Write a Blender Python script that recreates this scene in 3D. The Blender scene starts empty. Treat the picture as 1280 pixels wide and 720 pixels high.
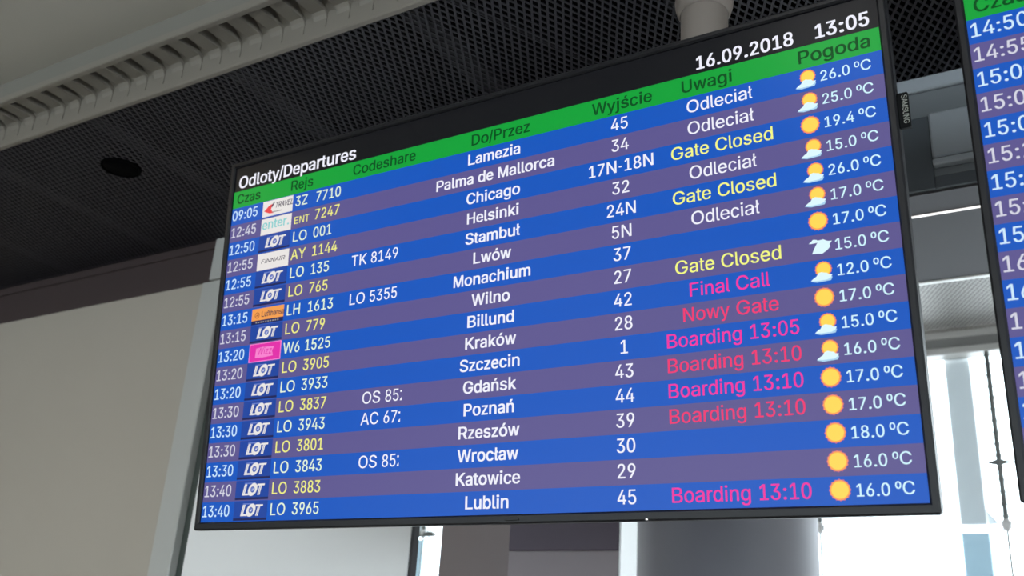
# Airport departures screens hung under a mesh ceiling, seen from below.
import bpy, math, random
from mathutils import Vector, Matrix
from mathutils.geometry import tessellate_polygon

random.seed(7)
sc = bpy.context.scene
COL = sc.collection

def lin(r, g, b):
    f = lambda c: (c/255)/12.92 if c/255 <= .04045 else ((c/255+.055)/1.055)**2.4
    return (f(r), f(g), f(b), 1.0)

# ------------------------------------------------------------------ camera
cam_data = bpy.data.cameras.new('camera')
cam_data.sensor_width = 36.0
cam_data.lens = 36.0*1224.44/1280
cam_data.clip_start = .05
cam = bpy.data.objects.new('camera', cam_data)
COL.objects.link(cam)
yaw, pitch, roll = -0.5596925, 0.3740888, 0.0666183
fw = Vector((math.sin(yaw)*math.cos(pitch), math.cos(yaw)*math.cos(pitch), math.sin(pitch)))
rt0 = Vector((math.cos(yaw), -math.sin(yaw), 0))
up0 = rt0.cross(fw)
rt = rt0*math.cos(roll) + up0*math.sin(roll)
up = -rt0*math.sin(roll) + up0*math.cos(roll)
mw = Matrix.Identity(4)
for i in range(3):
    mw[i][0], mw[i][1], mw[i][2] = rt[i], up[i], -fw[i]
mw[2][3] = 1.65
cam.matrix_world = mw
cam_data.dof.use_dof = True
cam_data.dof.focus_distance = 1.75
cam_data.dof.aperture_fstop = 4.5
sc.camera = cam

# ------------------------------------------------------------------ overcast daylight and exposure
world = bpy.data.worlds.new('overcast_sky')
sc.world = world
world.use_nodes = True
wn = world.node_tree
bg = wn.nodes['Background']
bg.inputs['Color'].default_value = (.90, .96, 1.0, 1)
bg.inputs['Strength'].default_value = 6.0
sc.view_settings.view_transform = 'Standard'
sc.view_settings.look = 'None'
sc.view_settings.exposure = 0.0
sc.view_settings.gamma = 1.0
sc.view_settings.use_curve_mapping = False
LAMP_COOL, LAMP_WARM, LAMP_HALL = 9.0, 9.0, 8.0          # radiance of ceiling lamps; cool and hall ones are added fill

# ------------------------------------------------------------------ helpers
def mat(name, col, rough=.6, metal=0.0, spec=.5, grain=0.0, gscale=40, bump=0.0):
    m = bpy.data.materials.new(name); m.use_nodes = True
    nt = m.node_tree; b = nt.nodes['Principled BSDF']
    b.inputs['Base Color'].default_value = col
    b.inputs['Roughness'].default_value = rough
    b.inputs['Metallic'].default_value = metal
    b.inputs['Specular IOR Level'].default_value = spec
    if grain or bump:
        tc = nt.nodes.new('ShaderNodeTexCoord'); no = nt.nodes.new('ShaderNodeTexNoise')
        no.inputs['Scale'].default_value = gscale; no.inputs['Detail'].default_value = 4
        nt.links.new(tc.outputs['Object'], no.inputs['Vector'])
        if grain:
            mx = nt.nodes.new('ShaderNodeMix'); mx.data_type = 'RGBA'
            mx.inputs['A'].default_value = tuple(c*(1-grain) for c in col[:3])+(1,)
            mx.inputs['B'].default_value = tuple(min(1, c*(1+grain)) for c in col[:3])+(1,)
            nt.links.new(no.outputs['Fac'], mx.inputs['Factor'])
            nt.links.new(mx.outputs['Result'], b.inputs['Base Color'])
        if bump:
            bp = nt.nodes.new('ShaderNodeBump'); bp.inputs['Strength'].default_value = bump
            bp.inputs['Distance'].default_value = .002
            nt.links.new(no.outputs['Fac'], bp.inputs['Height'])
            nt.links.new(bp.outputs['Normal'], b.inputs['Normal'])
    return m

def emit(name, col, strength=1.0, rough=.35):
    """lit pixels of a screen under its satin anti-glare surface"""
    m = bpy.data.materials.new(name); m.use_nodes = True
    b = m.node_tree.nodes['Principled BSDF']
    b.inputs['Base Color'].default_value = (.004, .004, .005, 1)
    b.inputs['Roughness'].default_value = rough
    b.inputs['Specular IOR Level'].default_value = .22
    b.inputs['Emission Color'].default_value = col
    b.inputs['Emission Strength'].default_value = strength
    return m

def glass_mat(name):
    m = bpy.data.materials.new(name); m.use_nodes = True
    nt = m.node_tree; nt.nodes.clear()
    o = nt.nodes.new('ShaderNodeOutputMaterial'); mx = nt.nodes.new('ShaderNodeMixShader')
    t = nt.nodes.new('ShaderNodeBsdfTransparent'); g = nt.nodes.new('ShaderNodeBsdfGlossy')
    f = nt.nodes.new('ShaderNodeFresnel'); f.inputs['IOR'].default_value = 1.35
    t.inputs['Color'].default_value = (.93, .96, .97, 1); g.inputs['Roughness'].default_value = .02
    nt.links.new(f.outputs[0], mx.inputs[0]); nt.links.new(t.outputs[0], mx.inputs[1])
    nt.links.new(g.outputs[0], mx.inputs[2]); nt.links.new(mx.outputs[0], o.inputs[0])
    return m

class MB:
    """collects shapes and links them as one mesh object"""
    def __init__(s): s.v = []; s.f = []; s.mi = []; s.mats = []; s.smooth = []
    def _m(s, m):
        if m not in s.mats: s.mats.append(m)
        return s.mats.index(m)
    def face(s, pts, m, smooth=False):
        i = len(s.v); s.v += [tuple(p) for p in pts]
        s.f.append(tuple(range(i, i+len(pts)))); s.mi.append(s._m(m)); s.smooth.append(smooth)
    def mesh(s, pts, faces, m, smooth=False):
        i = len(s.v); s.v += [tuple(p) for p in pts]; k = s._m(m)
        for f in faces: s.f.append(tuple(i+j for j in f)); s.mi.append(k); s.smooth.append(smooth)
    def box(s, x0, x1, y0, y1, z0, z1, m, ch=0.0):
        """box with its long edges chamfered by ch"""
        c = min(ch, .45*min(x1-x0, y1-y0, z1-z0))
        if c <= 0:
            p = [(x, y, z) for z in (z0, z1) for y in (y0, y1) for x in (x0, x1)]
            s.mesh(p, [(0,2,3,1),(4,5,7,6),(0,1,5,4),(2,6,7,3),(0,4,6,2),(1,3,7,5)], m); return
        import itertools
        p = []; idx = {}
        for sx, sy, sz in itertools.product((0,1),(0,1),(0,1)):
            for ax in range(3):
                q = [ (x0,x1)[sx], (y0,y1)[sy], (z0,z1)[sz] ]; sg = [1-2*sx, 1-2*sy, 1-2*sz]
                for k in range(3):
                    if k != ax: q[k] += sg[k]*c
                idx[(sx,sy,sz,ax)] = len(p); p.append(tuple(q))
        fs = []
        for ax in range(3):
            o = [k for k in range(3) if k != ax]
            for s_ in (0,1):
                ring = []
                for a, b in ((0,0),(1,0),(1,1),(0,1)):
                    t = [0,0,0]; t[ax] = s_; t[o[0]] = a; t[o[1]] = b; ring.append(idx[(*t, ax)])
                fs.append(tuple(ring))
        for ax in range(3):
            o = [k for k in range(3) if k != ax]
            for a, b in itertools.product((0,1),(0,1)):
                t0 = [0,0,0]; t0[o[0]] = a; t0[o[1]] = b; t1 = list(t0); t1[ax] = 1
                fs.append((idx[(*t0,o[0])], idx[(*t1,o[0])], idx[(*t1,o[1])], idx[(*t0,o[1])]))
        for t in itertools.product((0,1),(0,1),(0,1)): fs.append(tuple(idx[(*t,k)] for k in range(3)))
        s.mesh(p, fs, m)
    def bar(s, a, b, w, h, m, upv=(0,0,1)):
        a, b = Vector(a), Vector(b); d = (b-a).normalized(); u = Vector(upv)
        r = d.cross(u).normalized()*w/2; u = r.cross(d).normalized()*h/2
        p = [q+i*r+j*u for q in (a, b) for i, j in ((-1,-1),(1,-1),(1,1),(-1,1))]
        s.mesh(p, [(0,1,2,3),(7,6,5,4),(0,4,5,1),(1,5,6,2),(2,6,7,3),(3,7,4,0)], m)
    def lathe(s, c, prof, m, n=32, axis='z', caps=True):
        """prof = [(radius, height)...] turned about an axis through c"""
        p = []; fs = []
        for r, h in prof:
            for k in range(n):
                t = 2*math.pi*k/n; u, w = r*math.cos(t), r*math.sin(t)
                q = {'z': (u, w, h), 'x': (h, u, w), 'y': (u, h, w)}[axis]
                p.append((c[0]+q[0], c[1]+q[1], c[2]+q[2]))
        for i in range(len(prof)-1):
            for k in range(n): fs.append((i*n+k, i*n+(k+1)%n, (i+1)*n+(k+1)%n, (i+1)*n+k))
        s.mesh(p, fs, m, True)
        if caps:
            i = len(s.v)-len(p)
            for st in (0, (len(prof)-1)*n): s.face([s.v[i+st+k] for k in range(n)], m)
    def tube(s, a, b, r, m, n=10):
        a, b = Vector(a), Vector(b); d = (b-a).normalized()
        u = d.orthogonal().normalized(); w = d.cross(u)
        p = [q+r*(math.cos(2*math.pi*k/n)*u+math.sin(2*math.pi*k/n)*w) for q in (a, b) for k in range(n)]
        s.mesh(p, [(k, (k+1)%n, n+(k+1)%n, n+k) for k in range(n)], m, True)
        s.face(p[:n], m); s.face(p[n:], m)
    def build(s, name, parent=None, recalc=True):
        me = bpy.data.meshes.new(name); me.from_pydata(s.v, [], s.f)
        for m in s.mats: me.materials.append(m)
        me.polygons.foreach_set('material_index', s.mi); me.polygons.foreach_set('use_smooth', s.smooth)
        if recalc:
            import bmesh
            bm = bmesh.new(); bm.from_mesh(me); bmesh.ops.recalc_face_normals(bm, faces=bm.faces); bm.to_mesh(me); bm.free()
        me.update()
        o = bpy.data.objects.new(name, me); COL.objects.link(o)
        if parent: o.parent = parent
        return o

def empty(name, loc=(0,0,0), rot=(0,0,0), parent=None):
    o = bpy.data.objects.new(name, None); o.location = loc; o.rotation_euler = rot
    o.empty_display_size = .1; COL.objects.link(o)
    if parent: o.parent = parent
    return o
def tag(o, label=None, cat=None, group=None, kind=None):
    for k, v in (('label', label), ('category', cat), ('group', group), ('kind', kind)):
        if v: o[k] = v
    return o
def struct(o): o['kind'] = 'structure'; return o

# ------------------------------------------------------------------ lettering: outlines of a plain grotesque, 1/1000 units
GLYPHS = """
{
'-':(453,['337,244 337,188 114,188 114,244']),
'.':(188,['83,-3 63,9 55,18 50,41 55,64 73,81 95,87 118,81 135,64 140,53 140,29 128,9 107,-3']),
'/':(249,['235,533 71,-76 14,-76 178,533']),
'0':(453,['227,-7 191,-3 158,7 130,24 105,48 85,77 69,113 57,155 50,202 48,254 50,306 57,353 69,395 85,431 106,461 130,484 159,502 191,512 227,516 262,512 295,502 323,484 348,461 368,431 384,395 396,353 403,306 405,254 403,202 396,155 384,113 368,77 348,48 323,24 295,7 263,-3','227,50 250,52 271,60 290,74 306,92 320,116 338,176 344,254 338,332 320,393 290,435 271,449 250,457 227,460 203,457 182,449 163,435 147,416 123,365 115,332 109,254 115,176 123,144 147,92 163,74 182,60 203,52']),
'1':(453,['76,0 76,55 391,55 391,0','276,509 276,0 212,0 212,448 86,358 86,427 198,509']),
'2':(453,['64,0 64,47 294,298 316,341 320,371 315,405 298,431 273,449 224,460 188,454 159,438 139,413 128,381 127,362 66,362 68,391 75,418 86,442 102,464 121,482 143,496 168,507 225,516 281,507 306,497 328,482 346,465 361,445 372,423 379,398 380,354 371,318 351,280 294,209 153,60 153,57 389,57 389,0']),
'3':(453,['218,-7 188,-5 133,10 108,22 70,57 57,79 48,104 44,132 109,132 118,100 137,76 165,59 200,51 239,51 275,61 291,69 315,93 328,125 328,163 316,196 306,211 275,234 229,246 157,248 157,299 288,448 288,452 70,452 70,509 372,509 372,461 211,278 247,290 279,286 308,276 333,262 354,244 371,222 383,198 391,173 393,145 390,116 383,90 370,66 354,45 333,27 309,12 251,-5']),
'4':(453,['40,105 40,158 247,509 311,509 109,163 413,163 413,105','282,0 282,318 343,318 343,0']),
'5':(453,['221,-7 192,-5 165,1 140,11 99,41 83,60 71,82 63,105 60,130 122,130 130,102 148,78 173,60 204,51 241,51 276,64 304,89 322,122 328,162 321,203 314,221 290,251 275,262 238,275 201,276 152,262 128,246 67,253 96,509 366,509 366,452 151,452 134,301 178,325 229,334 274,328 313,311 345,285 370,251 386,210 391,163 388,132 381,102 369,76 352,52 332,32 309,15 282,3 253,-4']),
'6':(453,['226,-7 196,-4 168,3 142,15 119,31 100,51 84,74 73,101 66,130 65,187 80,239 112,302 252,509 322,509 151,261 184,302 221,313 265,312 316,295 337,280 355,262 370,240 387,187 389,157 387,127 379,98 368,73 352,50 333,30 310,14 284,3 257,-4','226,48 263,55 293,73 314,101 326,137 326,178 322,196 304,228 293,241 263,259 245,264 207,264 174,252 148,229 131,197 126,179 126,138 138,102 160,73 190,55']),
'7':(453,['97,0 323,452 62,452 62,509 391,509 391,449 165,0']),
'8':(453,['226,-7 193,-5 163,1 136,11 111,25 91,42 74,62 62,84 54,109 53,156 65,195 87,228 117,252 153,265 109,289 93,308 80,330 73,354 70,380 79,429 90,450 124,485 170,508 197,514 226,516 255,514 282,508 328,485 346,469 373,429 382,380 379,354 372,330 359,308 343,289 323,276 300,267 335,252 365,228 387,195 395,176 401,135 398,109 391,84 362,42 341,25 317,11 289,1 259,-5','248,50 285,60 313,79 331,106 337,139 330,173 312,202 283,223 247,234 206,234 169,223 140,202 122,173 115,139 121,106 139,79 167,60 205,50','244,291 274,300 298,318 314,344 319,376 314,407 299,432 275,449 244,459 208,459 164,442 145,420 134,392 134,359 145,330 165,308 193,294 209,291']),
'9':(453,['226,516 256,513 285,506 310,494 333,478 352,458 368,434 380,408 387,378 389,347 382,296 359,240 315,168 200,0 130,0 275,210 257,202 232,195 188,197 161,203 137,214 116,229 98,247 83,269 72,294 66,321 64,352 66,382 73,411 85,436 101,459 120,479 168,506 196,513','207,459 174,446 148,423 131,390 125,352 131,313 138,295 160,268 174,257 207,245 226,243 263,249 293,267 314,295 322,312 327,350 322,390 305,422 279,446 245,459']),
':':(188,['83,-3 63,9 55,18 50,41 55,64 73,81 95,87 118,81 135,64 140,53 140,29 128,9 107,-3','83,272 63,284 51,304 51,328 63,349 83,360 95,362 118,356 128,349 140,328 140,304 128,284 107,272']),
'A':(480,['16,0 201,509 276,509 463,0 395,0 238,455 85,0','110,142 110,199 370,199 370,142']),
'B':(456,['60,0 60,509 274,507 304,501 329,491 350,477 367,461 381,442 396,398 397,353 387,320 368,295 329,272 315,267 315,262 347,254 378,234 402,203 411,184 418,136 416,111 410,88 400,67 386,48 368,31 317,8 284,2','125,57 245,57 281,60 309,67 330,80 344,96 353,115 354,153 350,169 333,197 306,218 269,229 125,231','125,285 256,287 288,296 314,314 330,340 335,355 333,393 326,412 313,429 294,442 270,449 240,452 125,452']),
'C':(510,['267,-7 225,-3 186,7 150,25 119,49 92,79 70,115 53,157 44,203 40,254 44,305 53,352 70,393 92,429 119,459 150,484 186,501 225,512 267,516 317,511 362,496 402,471 435,438 459,397 473,348 408,348 389,395 357,428 330,444 284,455 237,453 209,445 184,432 161,414 141,391 125,364 113,332 106,295 103,254 106,213 113,177 125,145 141,117 161,94 184,76 210,63 237,56 284,54 330,65 369,90 397,128 408,160 473,160 459,112 435,71 420,53 383,24 341,5 293,-6']),
'D':(502,['219,0 96,0 96,57 215,57 254,60 288,68 318,81 343,99 363,122 379,149 390,181 397,216 399,255 397,294 390,329 379,361 364,388 344,410 320,428 291,441 258,449 221,452 93,452 93,509 225,509 273,505 315,495 353,478 385,455 412,426 433,391 449,351 458,306 462,255 458,205 449,159 433,119 411,83 384,54 351,31 312,14 268,3','125,509 125,0 60,0 60,509']),
'E':(419,['60,0 60,509 372,509 372,452 125,452 125,286 355,286 355,229 125,229 125,57 375,57 375,0']),
'F':(410,['60,0 60,509 369,509 369,452 125,452 125,278 346,278 346,221 125,221 125,0']),
'G':(520,['269,-7 225,-3 185,7 149,25 118,49 91,79 69,116 53,157 43,203 40,254 43,305 53,352 69,393 91,429 117,459 149,484 184,501 223,512 265,516 316,510 340,504 384,483 421,453 449,416 468,373 474,349 408,349 378,406 344,436 300,453 265,456 236,453 209,445 183,432 160,414 141,392 125,364 113,332 106,295 103,254 106,213 113,177 125,145 141,117 161,95 184,76 210,63 238,56 269,53 296,55 322,61 345,71 365,85 382,102 396,123 407,147 413,173 415,199 283,199 283,256 478,256 475,160 466,124 451,91 431,62 406,38 377,19 344,5 308,-4']),
'H':(517,['60,0 60,509 125,509 125,289 392,289 392,509 457,509 457,0 392,0 392,232 125,232 125,0']),
'I':(300,['31,0 31,57 118,57 118,452 31,452 31,509 269,509 269,452 183,452 183,57 269,57 269,0']),
'K':(467,['104,145 104,216 212,344 364,509 448,509 231,276 228,276','60,0 60,509 125,509 125,0','372,0 188,259 228,309 449,0']),
'L':(393,['60,0 60,509 125,509 125,57 361,57 361,0']),
'M':(628,['60,0 60,509 152,509 314,80 476,509 568,509 568,0 504,0 504,410 342,0 286,0 122,410 122,0']),
'N':(523,['60,0 60,509 136,509 399,80 399,509 463,509 463,0 387,0 125,420 125,0']),
'O':(533,['267,-7 225,-3 186,7 150,25 119,49 92,79 70,115 53,157 44,203 40,254 44,305 53,352 70,393 92,429 119,459 150,484 186,501 225,512 267,516 309,512 348,501 384,484 415,459 442,429 464,393 480,352 490,305 493,254 490,203 480,157 464,115 442,79 415,49 384,25 348,7 309,-3','267,53 296,55 324,63 349,76 372,94 392,116 408,144 420,176 428,213 430,254 428,295 420,332 408,365 392,392 372,415 349,433 324,446 296,453 267,456 237,453 210,445 184,433 161,415 142,392 125,364 113,332 106,295 103,254 106,213 113,176 125,144 161,94 184,76 210,63 237,55']),
'P':(445,['60,0 60,509 235,509 272,506 305,499 332,487 356,471 375,452 390,430 407,377 409,348 407,318 390,265 375,243 356,223 332,207 305,195 272,188 125,186 125,0','125,242 257,244 279,248 312,266 333,294 343,328 343,367 333,402 312,428 297,439 257,451 125,452']),
'R':(449,['60,0 60,509 236,509 305,500 333,489 376,455 390,433 401,408 407,381 409,352 407,323 401,296 390,271 376,250 356,232 333,217 305,206 273,200 125,198 125,0','125,255 258,256 298,267 325,287 334,300 344,333 344,371 334,405 325,419 298,440 258,451 125,452','353,0 230,229 303,229 428,0']),
'S':(447,['224,-9 188,-7 156,-1 128,9 102,23 81,40 64,60 51,83 42,109 38,137 104,137 114,102 123,88 150,66 185,53 224,49 267,54 303,69 329,92 344,122 346,139 340,168 322,189 296,205 145,253 112,269 86,289 67,313 56,341 52,372 54,400 62,425 75,448 92,468 138,498 165,508 195,514 227,516 259,514 289,508 316,498 360,468 377,449 390,427 398,403 401,378 337,378 332,402 320,421 302,437 280,449 254,456 225,459 185,454 152,440 129,418 121,405 115,376 122,345 142,324 198,297 312,264 359,238 395,198 407,161 406,112 399,87 370,43 349,25 294,0 261,-7']),
'T':(449,['32,452 32,509 417,509 417,452 257,452 257,0 193,0 193,452']),
'U':(517,['259,-8 220,-6 186,2 154,15 126,33 103,55 85,80 71,108 63,140 60,173 60,509 124,509 126,155 141,113 153,95 187,68 232,53 285,53 331,68 349,80 377,113 391,155 393,509 457,509 457,173 454,140 446,108 433,80 414,55 391,33 363,15 332,2 297,-6']),
'V':(480,['204,0 16,509 84,509 240,60 290,206 395,509 463,509 278,0']),
'W':(686,['155,0 16,509 82,509 193,55 224,196 306,509 380,509 492,55 523,196 603,509 670,509 530,0 455,0 343,440 318,323 230,0']),
'Y':(472,['203,0 203,208 16,509 91,509 236,250 280,344 381,509 455,509 268,208 268,0']),
'Z':(438,['42,0 42,46 326,452 40,452 40,509 397,509 397,462 121,57 399,57 399,0']),
'a':(389,['160,-9 115,-3 76,15 60,29 38,63 32,84 30,108 36,146 53,174 92,200 257,231 271,240 276,255 272,285 260,307 240,322 212,330 178,330 137,316 110,292 100,274 41,291 51,313 79,346 114,368 153,380 208,384 255,375 300,350 322,320 330,301 337,251 337,0 277,0 277,52 272,52 242,16 215,1','192,47 211,51 242,68 263,93 274,122 276,190 134,159 103,139 93,118 93,93 102,72 119,57 142,48']),
'b':(424,['208,-7 172,4 147,21 118,59 112,59 112,0 53,0 53,509 114,509 114,319 118,319 137,346 171,373 207,383 259,382 287,374 313,361 335,342 354,320 370,293 381,261 388,227 390,189 388,151 381,116 370,84 355,57 336,34 313,16 288,3 260,-6','220,47 242,49 262,55 294,80 316,117 327,163 327,215 316,261 307,281 295,298 262,322 243,328 220,330 198,328 178,322 161,312 134,282 118,241 113,189 118,138 135,95 147,78 179,55 198,49']),
'c':(396,['174,-5 144,3 117,16 93,35 72,58 56,85 44,116 37,150 34,187 37,225 44,260 56,291 72,318 93,341 117,360 144,374 174,382 226,384 276,371 318,346 349,308 362,277 303,262 278,304 242,325 207,330 184,328 163,321 145,310 130,296 108,258 98,212 96,187 102,139 108,117 130,80 145,66 163,55 207,46 253,55 285,80 304,117 363,102 350,70 331,43 292,12 244,-5 226,-7']),
'd':(424,['165,-6 137,3 111,16 89,34 70,57 55,84 43,116 36,151 34,189 36,227 43,261 55,293 70,320 89,342 112,361 137,374 165,382 218,383 253,373 287,346 306,319 311,319 311,509 372,509 372,0 313,0 313,59 307,59 277,21 252,4 217,-7','205,47 226,49 246,55 278,78 290,95 306,138 312,189 306,241 300,263 278,299 246,322 227,328 205,330 182,328 162,322 130,298 108,261 98,215 96,189 102,139 118,97 130,80 162,55 182,49']),
'e':(404,['177,-5 145,3 117,16 92,35 72,58 56,85 44,116 37,150 34,187 36,224 55,290 71,317 91,340 115,359 142,373 172,382 226,383 266,374 303,355 334,324 347,305 365,256 370,227 371,169 98,169 98,151 102,127 110,106 121,88 151,61 190,48 241,49 276,65 294,82 306,105 365,91 348,55 320,26 283,4 237,-7','98,221 308,221 304,248 298,269 277,301 263,314 246,323 205,330 164,323 131,301 109,270 97,231']),
'f':(254,['228,379 228,327 6,327 6,379','81,0 82,452 87,470 107,499 135,519 169,529 243,521 227,468 195,474 164,468 154,460 143,435 142,0']),
'g':(425,['207,-151 156,-146 114,-132 82,-110 59,-84 51,-69 101,-41 131,-74 154,-88 187,-96 236,-95 261,-87 282,-75 298,-58 308,-34 311,-6 311,68 306,68 287,41 266,23 236,10 195,5 165,7 138,14 90,43 71,65 55,90 43,120 36,154 34,191 36,229 43,263 55,293 71,320 90,342 112,361 138,374 166,382 218,383 253,373 279,356 308,319 313,319 313,379 372,379 370,-40 363,-67 350,-90 334,-109 314,-124 291,-136 237,-149','205,59 246,66 264,75 278,87 300,121 311,166 311,219 300,264 291,283 279,299 247,322 227,328 205,330 182,328 163,322 145,312 118,282 102,241 96,193 102,144 118,104 145,76 163,66']),
'h':(410,['114,0 53,0 53,509 114,509 114,287 116,319 132,344 152,362 175,374 200,382 252,383 295,369 313,356 341,321 350,298 357,240 357,0 296,0 296,235 293,263 286,286 273,304 256,318 235,326 192,328 161,317 136,297 126,283 115,248']),
'i':(167,['53,0 53,379 114,379 114,0','73,444 54,455 43,472 41,483 47,504 63,518 84,524 105,518 121,504 126,483 121,463 105,448 95,444']),
'j':(167,['53,379 114,379 112,-52 102,-90 80,-119 47,-137 -10,-143 -10,-87 18,-85 31,-80 47,-61 53,-29','72,444 53,455 42,472 42,494 53,512 72,522 83,524 105,518 120,504 125,494 125,472 114,455 95,444']),
'k':(381,['110,137 110,212 121,212 284,379 360,379 184,199 177,199','53,0 53,509 114,509 114,0','294,0 148,186 191,229 372,0']),
'l':(189,['112,0 91,8 74,20 62,37 55,59 53,509 114,509 114,83 120,62 135,53 170,54 181,3 147,-2']),
'm':(610,['53,0 53,379 112,379 112,295 122,331 144,358 172,376 203,385 245,383 268,375 287,361 303,342 314,320 326,329 350,356 381,375 417,385 458,385 497,372 514,361 529,346 541,328 550,307 557,255 557,0 496,0 496,254 493,279 485,298 473,313 456,323 438,329 402,329 374,320 353,302 336,263 335,0 274,0 272,280 265,297 253,311 238,322 220,328 185,329 158,320 135,302 119,274 114,238 114,0']),
'n':(410,['114,0 53,0 53,379 112,379 112,287 116,319 132,344 152,362 175,374 200,382 252,383 295,369 313,356 341,321 350,298 357,240 357,0 296,0 296,235 293,263 286,286 273,304 256,318 235,326 192,328 161,317 136,297 126,283 115,248']),
'o':(415,['207,-8 174,-5 144,3 117,16 93,35 72,58 56,85 44,116 37,150 34,187 37,225 44,260 56,291 72,318 93,341 117,360 144,374 174,382 207,384 241,382 271,374 299,360 323,341 343,318 359,291 371,260 379,225 381,187 379,150 371,116 359,85 343,58 323,35 299,16 271,3 241,-5','207,46 252,55 270,66 298,97 314,139 319,187 314,236 298,278 285,296 270,310 252,321 231,328 207,330 184,328 163,321 145,310 130,296 108,258 98,212 96,187 102,139 108,117 130,80 145,66 163,55']),
'p':(424,['53,-143 53,379 112,379 112,319 118,319 137,346 171,373 207,383 259,382 287,374 313,361 335,342 354,320 370,293 381,261 388,227 390,189 388,151 381,116 370,84 355,57 336,34 313,16 288,3 260,-6 208,-7 173,4 147,21 118,59 114,59 114,-143','220,47 242,49 262,55 294,80 316,117 327,163 327,215 316,261 307,281 295,298 262,322 243,328 220,330 198,328 178,322 161,312 134,282 118,241 113,189 118,138 135,95 147,78 179,55 198,49']),
'r':(259,['53,0 53,379 112,379 112,321 115,321 124,339 152,367 171,377 191,383 243,384 243,322 207,326 174,321 146,306 126,284 115,254 114,0']),
's':(365,['157,-7 112,3 76,24 50,54 41,73 36,94 94,107 101,87 111,72 124,60 160,47 181,45 206,47 227,53 244,62 258,74 265,88 268,103 262,126 243,144 118,180 92,192 72,208 58,227 50,249 47,274 49,295 55,314 65,332 95,360 137,378 161,383 212,383 254,372 286,352 309,324 324,290 268,277 254,304 243,316 210,331 187,333 147,326 131,317 111,292 110,264 124,243 152,229 261,200 287,187 306,171 320,153 328,131 331,107 329,85 323,65 298,31 260,6 210,-7']),
't':(227,['204,379 204,327 6,327 6,379','65,471 126,471 127,83 130,70 144,55 202,54 213,2 168,-4 138,-1 113,7 92,21 77,41 68,64 65,93']),
'u':(410,['182,-5 135,2 97,23 82,39 69,59 60,82 54,109 53,379 114,379 116,117 124,94 137,75 154,61 175,53 218,51 249,62 263,71 283,97 295,132 296,379 357,379 357,0 298,0 298,92 294,60 277,35 257,17 234,5 209,-3']),
'v':(389,['163,0 17,379 84,379 195,50 224,155 305,379 371,379 226,0']),
'w':(567,['138,0 23,379 87,379 170,60 206,214 252,379 316,379 396,60 434,214 480,379 545,379 429,0 368,0 284,318 248,172 199,0']),
'y':(389,['47,-139 61,-86 104,-89 122,-81 138,-64 163,-1 17,379 84,379 195,50 224,155 305,379 371,379 196,-77 177,-107 153,-128 125,-141']),
'z':(380,['42,0 42,46 254,323 48,323 48,379 333,379 333,331 126,60 126,56 339,56 339,0']),
'°':(316,['158,283 119,290 84,310 59,340 50,358 43,397 50,437 70,472 84,486 119,506 158,513 198,506 232,486 246,472 266,437 273,397 266,358 246,324 216,298 179,285','170,335 199,349 218,376 222,397 218,420 207,439 180,458 147,461 126,453 109,439 98,420 96,386 109,357 136,338 147,335']),
'º':(335,['167,221 140,223 115,229 93,239 73,253 43,291 33,315 26,368 33,423 43,447 73,485 115,509 140,515 167,517 194,515 219,509 261,485 278,467 291,447 301,423 307,397 309,368 307,340 301,314 278,270 242,239 219,229 194,223','167,269 200,275 225,293 241,319 249,351 249,386 241,419 225,445 214,455 185,467 150,467 121,455 101,433 89,403 86,351 94,319 110,293 135,275']),
'ó':(415,['207,-8 174,-5 144,3 117,16 93,35 72,58 56,85 44,116 37,150 34,187 37,225 44,260 56,291 72,318 93,341 117,360 144,374 174,382 207,384 241,382 271,374 299,360 323,341 343,318 359,291 371,260 379,225 381,187 379,150 371,116 359,85 343,58 323,35 299,16 271,3 241,-5','207,46 252,55 270,66 298,97 314,139 319,187 314,236 298,278 285,296 270,310 252,321 231,328 207,330 184,328 163,321 145,310 130,296 108,258 98,212 96,187 102,139 108,117 130,80 145,66 163,55','181,429 228,529 297,529 231,429']),
'ł':(207,['124,0 102,8 85,20 73,37 66,59 64,509 125,509 128,71 131,62 146,53 181,54 192,3 158,-2','6,225 6,280 183,382 183,328']),
'ń':(410,['114,0 53,0 53,379 112,379 112,287 116,319 132,344 152,362 175,374 200,382 252,383 295,369 313,356 341,321 350,298 357,240 357,0 296,0 296,235 293,263 286,286 273,304 256,318 235,326 192,328 161,317 136,297 126,283 115,248','178,429 226,529 294,529 228,429']),
'ś':(365,['157,-7 112,3 76,24 50,54 41,73 36,94 94,107 101,87 111,72 124,60 160,47 181,45 206,47 227,53 244,62 258,74 265,88 268,103 262,126 243,144 118,180 92,192 72,208 58,227 50,249 47,274 49,295 55,314 65,332 95,360 137,378 161,383 212,383 254,372 286,352 309,324 324,290 268,277 254,304 243,316 210,331 187,333 147,326 131,317 111,292 110,264 124,243 152,229 261,200 287,187 306,171 320,153 328,131 331,107 329,85 323,65 298,31 260,6 210,-7','159,429 207,529 276,529 210,429']),
}
"""
GLYPHS = eval(GLYPHS)
_ar = {'a':556,'b':556,'c':500,'d':556,'e':556,'f':278,'g':556,'h':556,'i':222,'j':222,'k':500,'l':222,'m':833,'n':556,'o':556,
 'p':556,'q':556,'r':333,'s':500,'t':278,'u':556,'v':500,'w':722,'y':500,'z':500,'A':667,'B':667,'C':722,'D':722,'E':667,'F':611,
 'G':778,'H':722,'I':278,'J':500,'K':667,'L':556,'M':833,'N':722,'O':778,'P':667,'R':722,'S':667,'T':611,'U':722,'V':667,'W':944,
 'X':667,'Y':667,'Z':611,'.':278,':':278,';':278,'/':278,'-':333,' ':278,'ó':556,'ł':222,'ń':556,'ś':500,'º':365,'°':400}
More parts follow.
